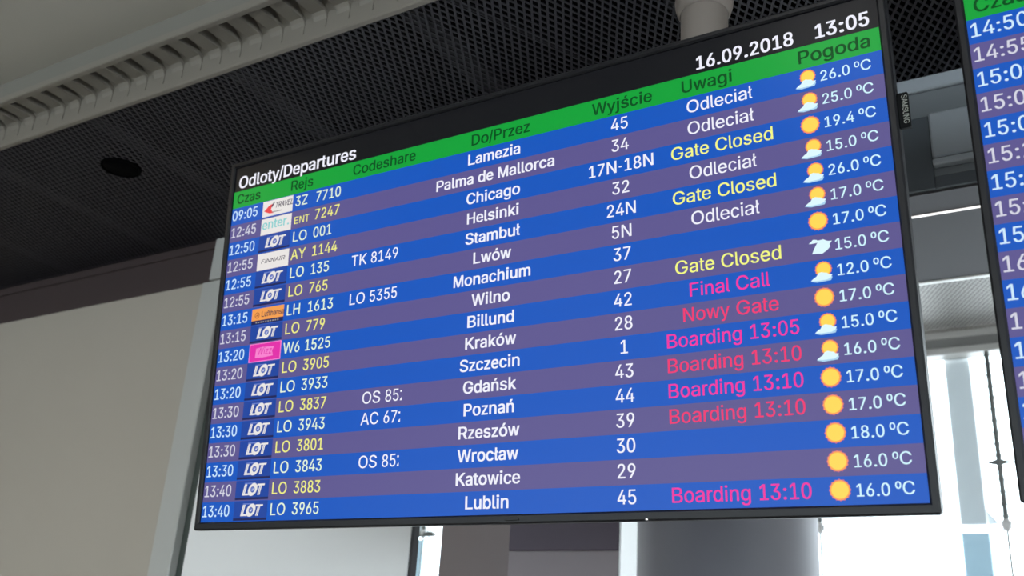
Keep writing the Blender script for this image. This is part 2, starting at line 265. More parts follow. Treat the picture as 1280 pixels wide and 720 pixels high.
_bo = {'a':556,'b':611,'c':556,'d':611,'e':556,'f':333,'g':611,'h':611,'i':278,'j':278,'k':556,'l':278,'m':889,'n':611,'o':611,
 'p':611,'q':611,'r':389,'s':556,'t':333,'u':611,'v':556,'w':778,'y':556,'z':500,'A':722,'B':722,'C':722,'D':722,'E':667,'F':611,
 'G':778,'H':722,'I':278,'J':556,'K':722,'L':611,'M':833,'N':722,'O':778,'P':667,'R':722,'S':667,'T':611,'U':722,'V':667,'W':944,
 'X':667,'Y':667,'Z':611,'.':278,':':333,';':333,'/':278,'-':333,' ':278,'ó':611,'ł':278,'ń':611,'ś':556,'º':365,'°':400}
for _c in '0123456789': _ar[_c] = _bo[_c] = 556
def _area(l): return sum(l[i-1][0]*l[i][1]-l[i][0]*l[i-1][1] for i in range(len(l)))/2
def _inside(p, l):
    c = False
    for i in range(len(l)):
        (x0, y0), (x1, y1) = l[i-1], l[i]
        if (y0 > p[1]) != (y1 > p[1]) and p[0] < (x1-x0)*(p[1]-y0)/(y1-y0)+x0: c = not c
    return c
_cache = {}
def glyph(ch, w):
    """w = extra stroke weight in em; returns points and triangles in em units, and the advance"""
    bold = w > .015
    adv = (_bo if bold else _ar)[ch]/1000
    if (ch, w) in _cache: return _cache[(ch, w)]
    if ch == ' ' : return [], [], adv
    a, loops = GLYPHS[ch]; ky = .716/.509/1000; kx = adv/a
    loops = [[tuple(map(float, q.split(','))) for q in l.split()] for l in loops]
    hole = [sum(_inside(l[0], m) for m in loops if m is not l) % 2 == 1 for l in loops]
    pts, tris = [], []
    for l, hl in zip(loops, hole):
        if hl: continue
        grp = [l]+[m for m, h2 in zip(loops, hole) if h2 and _inside(m[0], l)]
        base = len(pts)
        tr = tessellate_polygon([[Vector((x, y, 0)) for x, y in q] for q in grp])
        pts += [(x*kx, y*ky) for q in grp for x, y in q]
        tris += [tuple(base+k for k in f) for f in tr]
    if w > 0:      # heavier strokes: the same outline laid down again a little to each side
        sh = [(-w, -w*.4), (w, w*.4), (-w, w*.4), (w, -w*.4)] if w > .015 else [(-w, 0), (w, 0)]
        P0, T0 = pts, tris; pts, tris = [], []
        for dx, dy in sh:
            base = len(pts); pts += [(x+dx, y+dy) for x, y in P0]; tris += [tuple(base+k for k in f) for f in T0]
    _cache[(ch, w)] = (pts, tris, adv); return _cache[(ch, w)]
def text_width(t, em, w): return sum((_bo if w > .015 else _ar)[c] for c in t)*em/1000
def write(mb, t, x, z, em, m, w=.006, y=0.0, shear=0.0, sx=1.0, centre=False, down=False):
    """flat lettering in the local xz plane at depth y"""
    if centre: x -= text_width(t, em, w)*sx/2
    cx = 0.0
    for ch in t:
        pts, tris, adv = glyph(ch, w)
        if pts:
            if down: P = [(x+py*em, y, z-(cx+px*em*sx)) for px, py in pts]
            else: P = [(x+cx+px*em*sx+shear*py*em, y, z+py*em) for px, py in pts]
            mb.mesh(P, tris, m)
        cx += adv*em*sx

# ------------------------------------------------------------------ materials
M = dict(
 white_ceiling = mat('white_ceiling', lin(168, 163, 152), .7, grain=.03, gscale=6),
 step_grey   = mat('step_grey', lin(120, 117, 110), .7),
 grille_cream= mat('grille_cream', lin(122, 116, 107), .55),
 slot_dark   = mat('slot_dark', lin(40, 38, 34), .8),
 mesh_dark   = mat('mesh_dark_metal', lin(48, 46, 52), .5, .2),
 joint_dark  = mat('joint_dark', lin(36, 36, 39), .7),
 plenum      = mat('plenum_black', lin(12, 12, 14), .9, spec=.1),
 band_brown  = mat('band_brown', lin(62, 50, 50), .6),
 panel_beige = mat('panel_beige', lin(172, 164, 152), .55, grain=.05, gscale=2.2),
 pilaster    = mat('pilaster_grey', lin(180, 180, 176), .5),
 groove      = mat('groove_dark', lin(62, 70, 66), .7),
 wall_white  = mat('wall_white', lin(238, 238, 238), .6),
 beam_grey   = mat('beam_grey', lin(120, 124, 128), .6),
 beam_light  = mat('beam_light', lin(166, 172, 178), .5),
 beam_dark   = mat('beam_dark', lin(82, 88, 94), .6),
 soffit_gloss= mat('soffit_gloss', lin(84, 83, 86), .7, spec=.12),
 mesh_light  = mat('mesh_light_metal', lin(190, 188, 184), .4, .2),
 mesh_back   = mat('mesh_backing', lin(110, 108, 106), .8),
 head_light  = mat('head_light', lin(235, 235, 232), .4),
 head_grey   = mat('head_grey', lin(165, 166, 164), .5),
 steel_white = mat('steel_white', lin(240, 242, 243), .4),
 fin_blue    = mat('fin_blue', lin(200, 225, 238), .3),
 rod_steel   = mat('rod_steel', lin(130, 136, 136), .35, .6),
 black_edge  = mat('black_edge', lin(35, 33, 35), .4),
 slab_brown  = mat('slab_brown', lin(118, 108, 108), .6),
 box_grey    = mat('box_grey', lin(132, 122, 126), .6),
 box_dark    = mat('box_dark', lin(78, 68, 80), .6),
 column_grey = mat('column_grey', lin(116, 116, 124), .5),
 pole_beige  = mat('pole_beige', lin(134, 124, 117), .4),
 bezel       = mat('bezel_black', lin(20, 20, 24), .42, spec=.35),
 housing     = mat('housing_black', lin(26, 27, 30), .5),
 lamp_off    = mat('lamp_off_black', lin(6, 6, 7), .9, spec=.05),
 badge       = mat('badge_black', lin(16, 17, 18), .8, spec=.1),
 badge_text  = mat('badge_silver', lin(175, 178, 170), .4),
 floor       = mat('floor_terrazzo', lin(150, 146, 140), .25, grain=.12, gscale=60),
 hall_wall   = mat('hall_wall', lin(170, 166, 158), .7),
 frame_dark  = mat('window_frame_grey', lin(110, 112, 114), .4, .4),
 glass = glass_mat('clear_glass'),
)
def lampmat(name, c, s):
    m = emit(name, c, s); return m
M['lamp_cool'] = lampmat('lamp_cool', (1, .97, .93, 1), LAMP_COOL)
M['lamp_warm'] = lampmat('lamp_warm', (1, .80, .56, 1), LAMP_WARM)
M['lamp_hall'] = lampmat('lamp_hall', (1, .96, .90, 1), LAMP_HALL)
M['strip'] = lampmat('strip_lamp', (1, .98, .96, 1), 1.1)
SE = dict(
 black=emit('screen_black', lin(6, 6, 10)), green=emit('screen_green', lin(2, 160, 52)),
 dgreen=emit('screen_dark_green', lin(6, 78, 28)),
 blue=emit('screen_blue', lin(6, 84, 190)), grey=emit('screen_grey_violet', lin(92, 84, 142)),
 white=emit('screen_white', lin(238, 238, 250)), tblue=emit('screen_pale_blue', lin(205, 232, 252)),
 tgrey=emit('screen_pale_grey', lin(212, 212, 226)), cream=emit('screen_cream', lin(226, 242, 214)),
 yellow=emit('screen_yellow', lin(240, 236, 132)), gold=emit('screen_lemon', lin(244, 246, 130)),
 pink=emit('screen_pink', lin(240, 52, 158)), rose=emit('screen_rose', lin(240, 56, 112)),
 temp=emit('screen_ice', lin(208, 242, 255)),
 navy=emit('screen_navy', lin(22, 66, 158)), navy_dk=emit('screen_navy_dark', lin(24, 28, 84)), lav=emit('screen_lavender', lin(110, 130, 205)),
 logo_white=emit('logo_white', lin(232, 228, 226)), red=emit('logo_red', lin(232, 66, 70)), dark=emit('logo_dark', lin(60, 50, 74)),
 teal=emit('logo_teal', lin(130, 205, 205)), orange=emit('logo_orange', lin(242, 158, 78)), orange_dk=emit('logo_orange_dark', lin(176, 96, 50)),
 magenta=emit('logo_magenta', lin(226, 40, 168)), mag_light=emit('logo_pink', lin(246, 130, 206)), lgrey=emit('logo_grey', lin(150, 146, 146)),
 sun=emit('sun_yellow', lin(255, 216, 84)), sun_or=emit('sun_orange', lin(255, 158, 78)), sun_rim=emit('sun_rim', lin(214, 110, 130)),
 cloud=emit('cloud_white', lin(222, 248, 255)), cloud_sh=emit('cloud_shade', lin(168, 212, 240)),
 led=emit('led_white', (1, 1, 1, 1), 1.5),
)

# ================================================================== SETTING
HC, YW = 2.95, 2.055
st = MB(); st.box(-7, 5, -6, 4.9, -.12, 0, M['floor']); struct(st.build('floor'))

# --- ceiling of the hall (white), step, slotted air grille, dark mesh ceiling
ce = MB(); ce.box(-7, 5, -6, 1.239, 3.09, 3.14, M['white_ceiling'])
ceiling = struct(ce.build('ceiling'))
b = MB(); b.box(-7, 5, 1.239, 1.259, 3.034, 3.14, M['step_grey']); b.build('ceiling_step', ceiling)
b = MB(); b.box(-7, 5, 1.228, 1.2455, 3.014, 3.034, M['grille_cream'], .002); b.build('grille_edge_strip', ceiling)
b = MB(); b.box(-7, 5, 1.318, 1.336, 2.951, 2.974, M['grille_cream'], .003); b.build('grille_lip', ceiling)
b = MB()
b.box(-7, 5, 1.2455, 1.336, 3.075, 3.085, M['slot_dark'])
b.face([(-7, 1.25, 3.075), (5, 1.25, 3.075), (5, 1.330, 3.022), (-7, 1.330, 3.022)], M['grille_cream'])
b.face([(-7, 1.3288, 2.974), (5, 1.3288, 2.974), (5, 1.3288, 3.025), (-7, 1.3288, 3.025)], M['grille_cream'])
b.build('grille_backing', ceiling)
PITCH = .0673
fin = None
k = 0
x = -1.427 + PITCH*.5
n0 = -40
for i in range(n0, 30):
    xx = -1.427 + PITCH*(i+.5)
    if fin is None:
        m_ = MB(); w2 = .0195      # one fin: flat bar running back, then turning down the upstand
        prof = [(1.2455, 3.020), (1.316, 3.020), (1.323, 3.014), (1.3268, 3.004), (1.3268, 2.974), (1.336, 2.974), (1.336, 3.05), (1.2455, 3.05)]
        P = [(-w2, y, z) for y, z in prof]+[(w2, y, z) for y, z in prof]; n = len(prof)
        m_.mesh(P, [tuple(range(n)), tuple(range(2*n-1, n-1, -1))]+[(j, (j+1) % n, n+(j+1) % n, n+j) for j in range(n)], M['grille_cream'])
        fin = m_.build('grille_fin', ceiling); fin.location = (xx, 0, 0)
    else:
        c = fin.copy(); COL.objects.link(c); c.parent = ceiling; c.location = (xx, 0, 0)

def mesh_panel(x0, x1, y0, y1, z, m, name, parent, pitch=.0165, az=27.0, w=.0036, h=.0022):
    """expanded metal: two crossing sets of strands cut to the panel"""
    mb = MB()
    for fam, sg in enumerate((-1, 1)):
        d = (sg*math.sin(math.radians(az)), math.cos(math.radians(az))); nrm = (d[1], -d[0])
        cs = [nrm[0]*X+nrm[1]*Y for X in (x0, x1) for Y in (y0, y1)]
        k = math.floor(min(cs)/pitch)
        while k*pitch < max(cs):
            c = k*pitch; k += 1
            # points p = c*nrm + t*d inside the rectangle
            t0, t1 = -99, 99
            for q, dd, lo, hi in ((c*nrm[0], d[0], x0, x1), (c*nrm[1], d[1], y0, y1)):
                a, b_ = (lo-q)/dd, (hi-q)/dd
                t0, t1 = max(t0, min(a, b_)), min(t1, max(a, b_))
            if t1-t0 > .004:
                a = (c*nrm[0]+t0*d[0], c*nrm[1]+t0*d[1], z+fam*h*.7); e = (c*nrm[0]+t1*d[0], c*nrm[1]+t1*d[1], z+fam*h*.7)
                mb.bar(a, e, w, h, m)
    for (a, e) in (((x0, y0), (x1, y0)), ((x0, y1), (x1, y1))): mb.bar((*a, z+.004), (*e, z+.004), .006, .006, m)
    o = mb.build(name, parent, recalc=False); o['kind'] = 'stuff'; return o
JX = [-2.205+.528*i for i in range(-8, 14)]
for i in range(len(JX)-1):
    mesh_panel(JX[i], JX[i+1], 1.336, YW, HC+.003, M['mesh_dark'], 'ceiling_mesh_panel', ceiling, w=.005)
    b = MB(); b.box(JX[i]-.032, JX[i]+.032, 1.336, YW, HC+.012, HC+.03, M['joint_dark'], .002); b.build('ceiling_joint_bar', ceiling)
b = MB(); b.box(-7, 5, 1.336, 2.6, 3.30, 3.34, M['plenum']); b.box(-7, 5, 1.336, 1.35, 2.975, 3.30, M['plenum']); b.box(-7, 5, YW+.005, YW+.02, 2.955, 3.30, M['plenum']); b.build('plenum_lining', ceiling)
b = MB(); b.tube((-1.30, 1.02+.0, 3.02), (-.60, 2.05, 3.02), .008, M['joint_dark'])
b = MB(); b.tube((-1.09, 1.36, 3.0), (-.76, 2.04, 3.0), .007, M['joint_dark']); b.build('plenum_conduit', ceiling)

# --- wall behind the screens: beige panelling, header band, pilasters, white wall
b = MB(); b.box(-7, -2.503, YW, YW+.12, 0, 2.797, M['panel_beige']); wall_back = struct(b.build('wall_back'))
b = MB(); b.box(-7, -2.478, YW+.012, YW+.12, 2.80, 2.925, M['band_brown']); b.box(-7, -2.478, YW+.004, YW+.12, 2.925, 2.955, M['band_brown']); b.build('header_band', wall_back)
b = MB(); b.box(-2.500, -2.408, YW-.008, YW+.12, 0, 2.797, M['pilaster'], .003); b.build('pilaster', wall_back)
b = MB(); b.box(-2.476, -2.40, YW-.006, YW+.12, 2.803, 2.955, M['pilaster'], .003); b.build('pilaster_cap', wall_back)
b = MB(); b.box(-2.408, -2.362, YW+.02, YW+.12, 0, 2.955, M['groove']); b.build('shadow_gap', wall_back)
b = MB(); b.box(-2.362, -1.540, YW, YW+.022, 0, 2.67, M['wall_white'], .003); b.build('white_panel', wall_back)
b = MB(); b.box(-1.540, -1.531, YW-.002, YW+.024, 0, 2.67, M['black_edge'], .002); b.build('black_edge_trim', wall_back)

# --- beam above the opening on the right, its casing and its glossy underside
b = MB(); b.box(-2.40, 5, YW, 2.56, 2.672, 2.955, M['beam_grey']); beam = struct(b.build('beam'))
b = MB(); b.box(-2.36, 5, YW-.014, YW, 2.918, 2.953, M['beam_light'], .003); b.build('beam_top_trim', beam)
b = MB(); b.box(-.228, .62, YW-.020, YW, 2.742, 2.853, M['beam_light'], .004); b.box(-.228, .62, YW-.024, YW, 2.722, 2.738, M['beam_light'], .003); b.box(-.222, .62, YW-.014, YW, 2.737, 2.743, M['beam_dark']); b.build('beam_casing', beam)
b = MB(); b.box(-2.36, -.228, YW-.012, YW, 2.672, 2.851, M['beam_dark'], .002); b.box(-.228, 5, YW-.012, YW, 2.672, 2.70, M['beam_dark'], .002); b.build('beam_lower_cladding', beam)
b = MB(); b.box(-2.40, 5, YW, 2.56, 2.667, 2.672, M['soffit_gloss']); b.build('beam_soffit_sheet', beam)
b = MB(); b.box(-2.40, 5, 2.56, 2.582, 2.664, 2.70, M['head_light'], .003); b.build('beam_rear_trim', beam)
b = MB(); b.box(-2.3, 3.5, 2.154, 2.1585, 2.663, 2.667, M['strip']); o = b.build('strip_light')
tag(o, 'thin bright linear light along the grey soffit between the two screens', 'strip light')

# --- farther bay: mesh ceiling, window head, point-fixed glass facade
b = MB(); b.box(-7, 5, 2.582, 4.95, 3.345, 3.39, M['mesh_back']); far = struct(b.build('ceiling_far'))
for i in range(6):
    mesh_panel(-3.2+i*.9, -2.3+i*.9, 3.2, 4.845, 3.303, M['mesh_light'], 'ceiling_mesh_panel', far, pitch=.0185, w=.005)
b = MB(); b.box(-7, 5, 4.845, 4.95, 3.275, 3.318, M['head_light'], .004); head = struct(b.build('trim_1'))
b = MB(); b.box(-7, 5, 4.865, 4.95, 3.227, 3.275, M['head_grey']); b.build('window_head_board', head)
b = MB(); b.box(-7, 5, 4.850, 4.95, 3.193, 3.227, M['head_light'], .004); b.build('window_head_lip', head)
XR = [-5.93, -5.14, -4.35, -3.56, -2.77, -1.98, -1.215, -.404, .39, 1.18, 1.97, 2.76, 3.55]
win = struct(empty('window_1', (0, 4.9, 0)))
for i in range(len(XR)-1):
    for z0, z1 in ((.0, 2.388), (2.402, 3.193)):
        b = MB(); b.box(XR[i]+.006, XR[i+1]-.006, .034, .046, z0, z1, M['glass']); b.build('pane', win)
for i, xr in enumerate(XR):
    b = MB()
    b.tube((xr, -.03, 2.394), (xr, -.03, 3.193), .011, M['rod_steel']); b.tube((xr, -.03, 0), (xr, -.03, 2.394), .005, M['rod_steel'])
    for j in range(14): b.lathe((xr, -.03, 2.43+j*.054), [(.011, -.01), (.015, 0), (.011, .01)], M['rod_steel'], 10, caps=False)
    b.build('tie_rod', win)
    b = MB()
    b.lathe((xr, -.03, 2.394), [(.004, -.034), (.022, -.008), (.022, .008), (.004, .034)], M['steel_white'], 16)
    for sx in (-1, 1):
        for sz in (-1, 1): b.tube((xr, -.03, 2.394), (xr+sx*.035, .034, 2.394+sz*.03), .004, M['steel_white'], 8)
    b.build('spider_fitting', win)
    b = MB()
    b.mesh([(xr-.062, -.03, 2.668), (xr, -.045, 2.684), (xr+.062, -.03, 2.668), (xr, -.045, 2.652), (xr, -.015, 2.668)], [(0,1,3), (1,2,3), (0,4,1), (1,4,2), (2,4,3), (3,4,0)], M['rod_steel'])
    b.tube((xr+.05, -.03, 2.668), (xr+.13, -.03, 2.668), .0045, M['rod_steel'], 8); b.build('rod_clamp', win)
for px0, px1 in ((-.606, -.488), (-3.745, -3.645), (1.10, 1.215)):
    b = MB(); b.box(px0, px1, .07, .17, 2.41, 3.45, M['steel_white'], .006)
    b.mesh([(px1, .07, 2.475), (px1+.045, .09, 2.418), (px1, .10, 2.41), (px1, .15, 2.475)], [(0,1,2), (0,3,1), (1,3,2), (0,2,3)], M['steel_white'])
    b.build('facade_post', win)
    b = MB(); b.box(px0-.002, px1+.002, .08, .16, 0, 2.378, M['fin_blue'], .006); b.build('facade_post_base', win)
b = MB(); b.box(-6.9, -3.47, -.05, -.02, 2.376, 2.402, M['rod_steel'], .004); b.build('cross_bar', win)

# --- piers that show under the large screen
b = MB(); b.box(-2.116, -1.80, 3.0, 3.12, 0, 3.345, M['slab_brown'], .006); struct(b.build('column'))
b = MB(); b.box(-1.518, -1.166, 2.50, 2.60, 0, 1.980, M['box_grey'], .003); p1 = struct(b.build('column'))
b = MB(); b.box(-1.518, -1.166, 2.497, 2.60, 1.980, 2.664, M['box_dark'], .003); b.build('upper_cladding', p1)  # upper stretch of the column, in a darker tone
b = MB(); b.box(-1.166, -1.161, 2.499, 2.605, 0, 2.664, M['steel_white']); b.build('white_side_panel', p1)  # column's right side, its window-lit brightness put into a white sheet
b = MB(); b.lathe((-1.177, 3.402, 0), [(.3125, 0), (.3125, 3.345)], M['column_grey'], 64); struct(b.build('column'))

# --- the rest of the hall, behind and beside the camera
b = MB(); b.box(-7.12, -7, -6, 4.95, 0, 3.4, M['hall_wall']); struct(b.build('wall_left'))
b = MB(); b.box(-7, 5, -6.12, -6, 2.3, 3.14, M['hall_wall']); b.box(-7, 5, -6.12, -6, 0, .2, M['hall_wall']); struct(b.build('wall_behind'))
w3 = struct(empty('window_3', (0, -6.05, 0)))  # unseen windows, put in so daylight reaches the walls facing the camera
for i in range(8):
    x0 = -7+i*1.5
    b = MB(); b.box(x0, x0+.04, -.05, .03, .2, 2.3, M['frame_dark'], .004); b.box(x0+1.46, x0+1.5, -.05, .03, .2, 2.3, M['frame_dark'], .004)
    b.box(x0+.04, x0+1.46, -.05, .03, .2, .26, M['frame_dark'], .004); b.box(x0+.04, x0+1.46, -.05, .03, 2.24, 2.3, M['frame_dark'], .004); b.build('window_frame', w3)
    b = MB(); b.box(x0+.04, x0+1.46, -.02, -.01, .26, 2.24, M['glass']); b.build('pane', w3)
b = MB()
b.box(5, 5.12, -6, -4.4, 0, 3.4, M['hall_wall']); b.box(5, 5.12, 1.0, 4.95, 0, 3.4, M['hall_wall'])
b.box(5, 5.12, -4.4, 1.0, 0, .5, M['hall_wall']); b.box(5, 5.12, -4.4, 1.0, 2.7, 3.4, M['hall_wall']); struct(b.build('wall_right'))
w2 = struct(empty('window_2', (5.03, 0, 0)))  # unseen side windows, put in to light the pilasters from the right
for i in range(4):
    y0 = -4.4+i*1.35
    b = MB(); b.box(-.02, .06, y0, y0+.05, .5, 2.7, M['frame_dark'], .004); b.box(-.02, .06, y0+1.30, y0+1.35, .5, 2.7, M['frame_dark'], .004)
    b.box(-.02, .06, y0+.05, y0+1.3, .5, .56, M['frame_dark'], .004); b.box(-.02, .06, y0+.05, y0+1.3, 2.64, 2.7, M['frame_dark'], .004)
    b.build('window_frame', w2)
    b = MB(); b.box(.015, .025, y0+.05, y0+1.3, .56, 2.64, M['glass']); b.build('pane', w2)

# ================================================================== THINGS
# warm ceiling lamps of the hall, and unseen fill lights added to brighten it
def panel_light(x, y, sx, sy, m, label, group=None):
    r = empty('ceiling_light', (x, y, 3.09)); tag(r, label, 'ceiling light', group)
    f = MB()
    for a0, a1, c0, c1 in ((-sx/2-.02, sx/2+.02, -sy/2-.02, -sy/2), (-sx/2-.02, sx/2+.02, sy/2, sy/2+.02), (-sx/2-.02, -sx/2, -sy/2, sy/2), (sx/2, sx/2+.02, -sy/2, sy/2)):
        f.box(a0, a1, c0, c1, -.014, 0, M['steel_white'], .002)
    f.build('frame', r)
    d = MB(); d.box(-sx/2, sx/2, -sy/2, sy/2, -.008, -.002, m); d.build('diffuser', r); return r
panel_light(-.42, .42, .30, .30, M['lamp_cool'], 'square white ceiling light just behind the departures screens')  # unseen panel, added to lay a grey sheen on the screen's right side
panel_light(-2.66, .38, .30, .30, M['lamp_warm'], 'square warm ceiling light near the beige panelled wall')
for x, wx in ((-2.4, 'beige wall side'), (.6, 'middle of the hall'), (3.2, 'side window')):
    for y, wy in ((-1.8, 'first'), (-4.2, 'second')):
        panel_light(x, y, .6, .6, M['lamp_hall'], 'square ceiling light behind the viewer, %s row, %s' % (wy, wx), 'ceiling lights over the hall')  # out of view, added as general fill for the hall
for x_, w_ in ((-2.3, 'behind the brown pier'), (.4, 'behind the gap between the screens'), (2.4, 'behind the second screen')):
    r_ = panel_light(x_, 3.6, .5, .5, M['lamp_hall'], 'square ceiling light in the window bay, '+w_, 'ceiling lights in the window bay')  # hidden above the beam, added to brighten the window bay
    r_.location.z = 3.30
panel_light(-5.4, -.6, .6, .6, M['lamp_warm'], 'warm ceiling light beside the left hall wall')

# dark downlight set into the mesh ceiling
r = empty('downlight', (-2.344, 1.553, HC-.001)); tag(r, 'round black unlit downlight set in the dark mesh ceiling', 'downlight')
b = MB(); b.lathe((0, 0, 0), [(.050, .0), (.054, -.004), (.057, -.002), (.057, .02), (.050, .02)], M['lamp_off'], 32, caps=False); b.build('rim', r)
b = MB(); b.lathe((0, 0, 0), [(.001, .0), (.050, .0), (.050, .06), (.001, .06)], M['lamp_off'], 32); b.build('housing', r)

# screens
T = 0.09450684; S = 1.43
h = 0.028894374*S; A = .5625*S; g = 0.042401267*S
BEZ, BOT = .0095*S, .0112*S
EPS = .0006
def flat(mb, x0, x1, z0, z1, m, y=0.0): mb.face([(x0, y, z0), (x1, y, z0), (x1, y, z1), (x0, y, z1)], m)
def disc(mb, cx, cz, r, m, y, n=24, jag=0.0):
    P = []
    for k in range(n):
        rr = r*(1-jag*(k % 2)); t = 2*math.pi*k/n; P.append((cx+rr*math.cos(t), y, cz+rr*math.sin(t)))
    mb.face(P, m)
def poly(mb, pts, m, y): mb.mesh([(x, y, z) for x, z in pts], tessellate_polygon([[Vector((x*1e4, z*1e4, 0)) for x, z in pts]]), m)

def sun_icon(mb, cx, cz, k=1.0, y=0.0):
    disc(mb, cx, cz, .0112*S*k, SE['sun_rim'], y, 32, .10)
    disc(mb, cx, cz, .0103*S*k, SE['sun_or'], y-.0001, 28, .06)
    disc(mb, cx, cz, .0086*S*k, SE['sun'], y-.0002, 28)
def cloud(mb, cx, cz, k, y, shade=True):
    u = .001*S*k
    if shade:
        poly(mb, [(cx-13.5*u, cz-5*u), (cx-6*u, cz-7*u), (cx+10*u, cz-6*u), (cx+12*u, cz-2*u), (cx, cz+1*u)], SE['cloud_sh'], y+.00005)
    poly(mb, [(cx-13*u, cz-4.2*u), (cx-9*u, cz-1*u), (cx-6.5*u, cz+.2*u), (cx-4*u, cz+4*u), (cx-.5*u, cz+5.2*u), (cx+3*u, cz+4*u), (cx+6*u, cz+3.4*u),
              (cx+8*u, cz+1.5*u), (cx+12*u, cz+.8*u), (cx+10*u, cz-2.5*u), (cx+6*u, cz-4.6*u), (cx-6*u, cz-5*u)], SE['cloud'], y)
def sun_cloud_icon(mb, cx, cz, y=0.0):
    sun_icon(mb, cx+.0015*S, cz+.0022*S, .84, y)
    cloud(mb, cx-.0005*S, cz-.0055*S, .92, y-.0004)
def cloud_icon(mb, cx, cz, y=0.0):
    cloud(mb, cx-.006*S, cz+.006*S, .45, y-.0002, False)
    u = .001*S
    poly(mb, [(cx-9*u, cz-8*u), (cx-7*u, cz-3.5*u), (cx-4.5*u, cz+1*u), (cx-1*u, cz+6.5*u), (cx+4*u, cz+7*u), (cx+8*u, cz+4.5*u), (cx+13*u, cz+4*u),
              (cx+10*u, cz+.5*u), (cx+11*u, cz-2*u), (cx+7*u, cz-6*u), (cx+2*u, cz-9*u)], SE['cloud'], y-.0003)

def logo(kind, zt, parent):
    """airline mark in its box, zt = top of the row"""
    mb = MB(); x0, x1 = .0665*S, .1315*S; z0 = zt-h; y = -EPS*1.5; W_ = x1-x0
    if kind == 'LOT':
        flat(mb, x0, x1, z0+.07*h, zt-.02*h, SE['navy'], y)
        flat(mb, x0, x1, z0+.05*h, z0+.16*h, SE['navy_dk'], y-.0001)
        flat(mb, x0+.26*W_, x0+.60*W_, zt-.18*h, zt-.13*h, SE['lav'], y-.0001)
        write(mb, 'L', x0+.20*W_, z0+.28*h, .0205*S, SE['logo_white'], .060, y-.0002, .26, 1.08)
        write(mb, 'T', x0+.60*W_, z0+.28*h, .0205*S, SE['logo_white'], .060, y-.0002, .26, 1.08)
        cx, cz, r_ = x0+.520*W_, z0+.28*h+.0074*S, .0092*S
        O = [(cx+r_*.95*math.cos(t)+.26*r_*math.sin(t), y-.0003, cz+r_*.98*math.sin(t)) for t in [2*math.pi*k/28 for k in range(28)]]
        mb.face(O, SE['logo_white'])
        disc(mb, cx, cz, .0042*S, SE['navy'], y-.0004, 20); disc(mb, cx, cz, .0031*S, SE['lav'], y-.0005, 20)
        poly(mb, [(cx-.0026*S, cz-.0012*S), (cx+.0004*S, cz+.0002*S), (cx+.0026*S, cz+.0022*S), (cx+.001*S, cz-.0014*S)], SE['logo_white'], y-.0006)
    elif kind == 'travel':
        flat(mb, x0+.03*W_, x1, z0+.06*h, zt-.03*h, SE['logo_white'], y)
        poly(mb, [(x0+.08*W_, z0+.40*h), (x0+.24*W_, z0+.70*h), (x0+.34*W_, z0+.74*h), (x0+.30*W_, z0+.42*h), (x0+.40*W_, z0+.20*h), (x0+.26*W_, z0+.22*h)], SE['red'], y-.0001)
        poly(mb, [(x0+.30*W_, z0+.60*h), (x0+.38*W_, z0+.84*h), (x0+.42*W_, z0+.84*h), (x0+.34*W_, z0+.55*h)], SE['dark'], y-.00012)
        flat(mb, x0+.34*W_, x0+.66*W_, z0+.24*h, z0+.29*h, SE['lgrey'], y-.0001)
        write(mb, 'TRAVEL', x0+.43*W_, z0+.47*h, .0125*S, SE['dark'], .024, y-.0002, .22, .74)
    elif kind == 'enter':
        flat(mb, x0+.03*W_, x1, z0+.02*h, zt-.05*h, SE['logo_white'], y)
        write(mb, 'enter.', x0+.06*W_, z0+.34*h, .0205*S, SE['teal'], .020, y-.0002, 0, 1.03)
    elif kind == 'finnair':
        flat(mb, x0+.01*W_, x1+.01*W_, z0+.02*h, zt-.04*h, SE['logo_white'], y)
        write(mb, 'FINNAIR', x0+.12*W_, z0+.40*h, .0088*S, SE['dark'], .012, y-.0002, .3, 1.42)
    elif kind == 'lufthansa':
        flat(mb, x0, x1, z0+.26*h, zt-.10*h, SE['orange'], y)
        flat(mb, x0, x1, z0+.04*h, z0+.26*h, SE['navy_dk'], y)
        disc(mb, x0+.17*W_, z0+.54*h, .0048*S, SE['orange_dk'], y-.0001, 20); disc(mb, x0+.17*W_, z0+.54*h, .0036*S, SE['orange'], y-.0002, 20)
        poly(mb, [(x0+.11*W_, z0+.48*h), (x0+.18*W_, z0+.58*h), (x0+.22*W_, z0+.56*h), (x0+.20*W_, z0+.50*h)], SE['orange_dk'], y-.0003)
        write(mb, 'Lufthansa', x0+.30*W_, z0+.42*h, .0118*S, SE['dark'], .018, y-.0002, 0, .84)
        for k in range(10): flat(mb, x0+(.14+.075*k)*W_, x0+(.185+.075*k)*W_, z0+.11*h, z0+.18*h, SE['lgrey'], y-.0001)
    elif kind == 'wizz':
        flat(mb, x0+.02*W_, x1+.01*W_, z0+.02*h, zt+.0*h, SE['mag_light'], y)
        flat(mb, x0+.045*W_, x1-.015*W_, z0+.065*h, zt-.045*h, SE['magenta'], y-.0001)
        poly(mb, [(x0+.22*W_, z0+.24*h), (x0+.24*W_, z0+.74*h), (x0+.44*W_, z0+.78*h), (x0+.80*W_, z0+.74*h), (x0+.74*W_, z0+.52*h), (x0+.78*W_, z0+.26*h), (x0+.46*W_, z0+.22*h)], SE['mag_light'], y-.0002)
        write(mb, 'Wizz', x0+.265*W_, z0+.38*h, .0145*S, SE['magenta'], .004, y-.0003, .1, .98)
    return mb.build('airline_logo', parent, recalc=False)

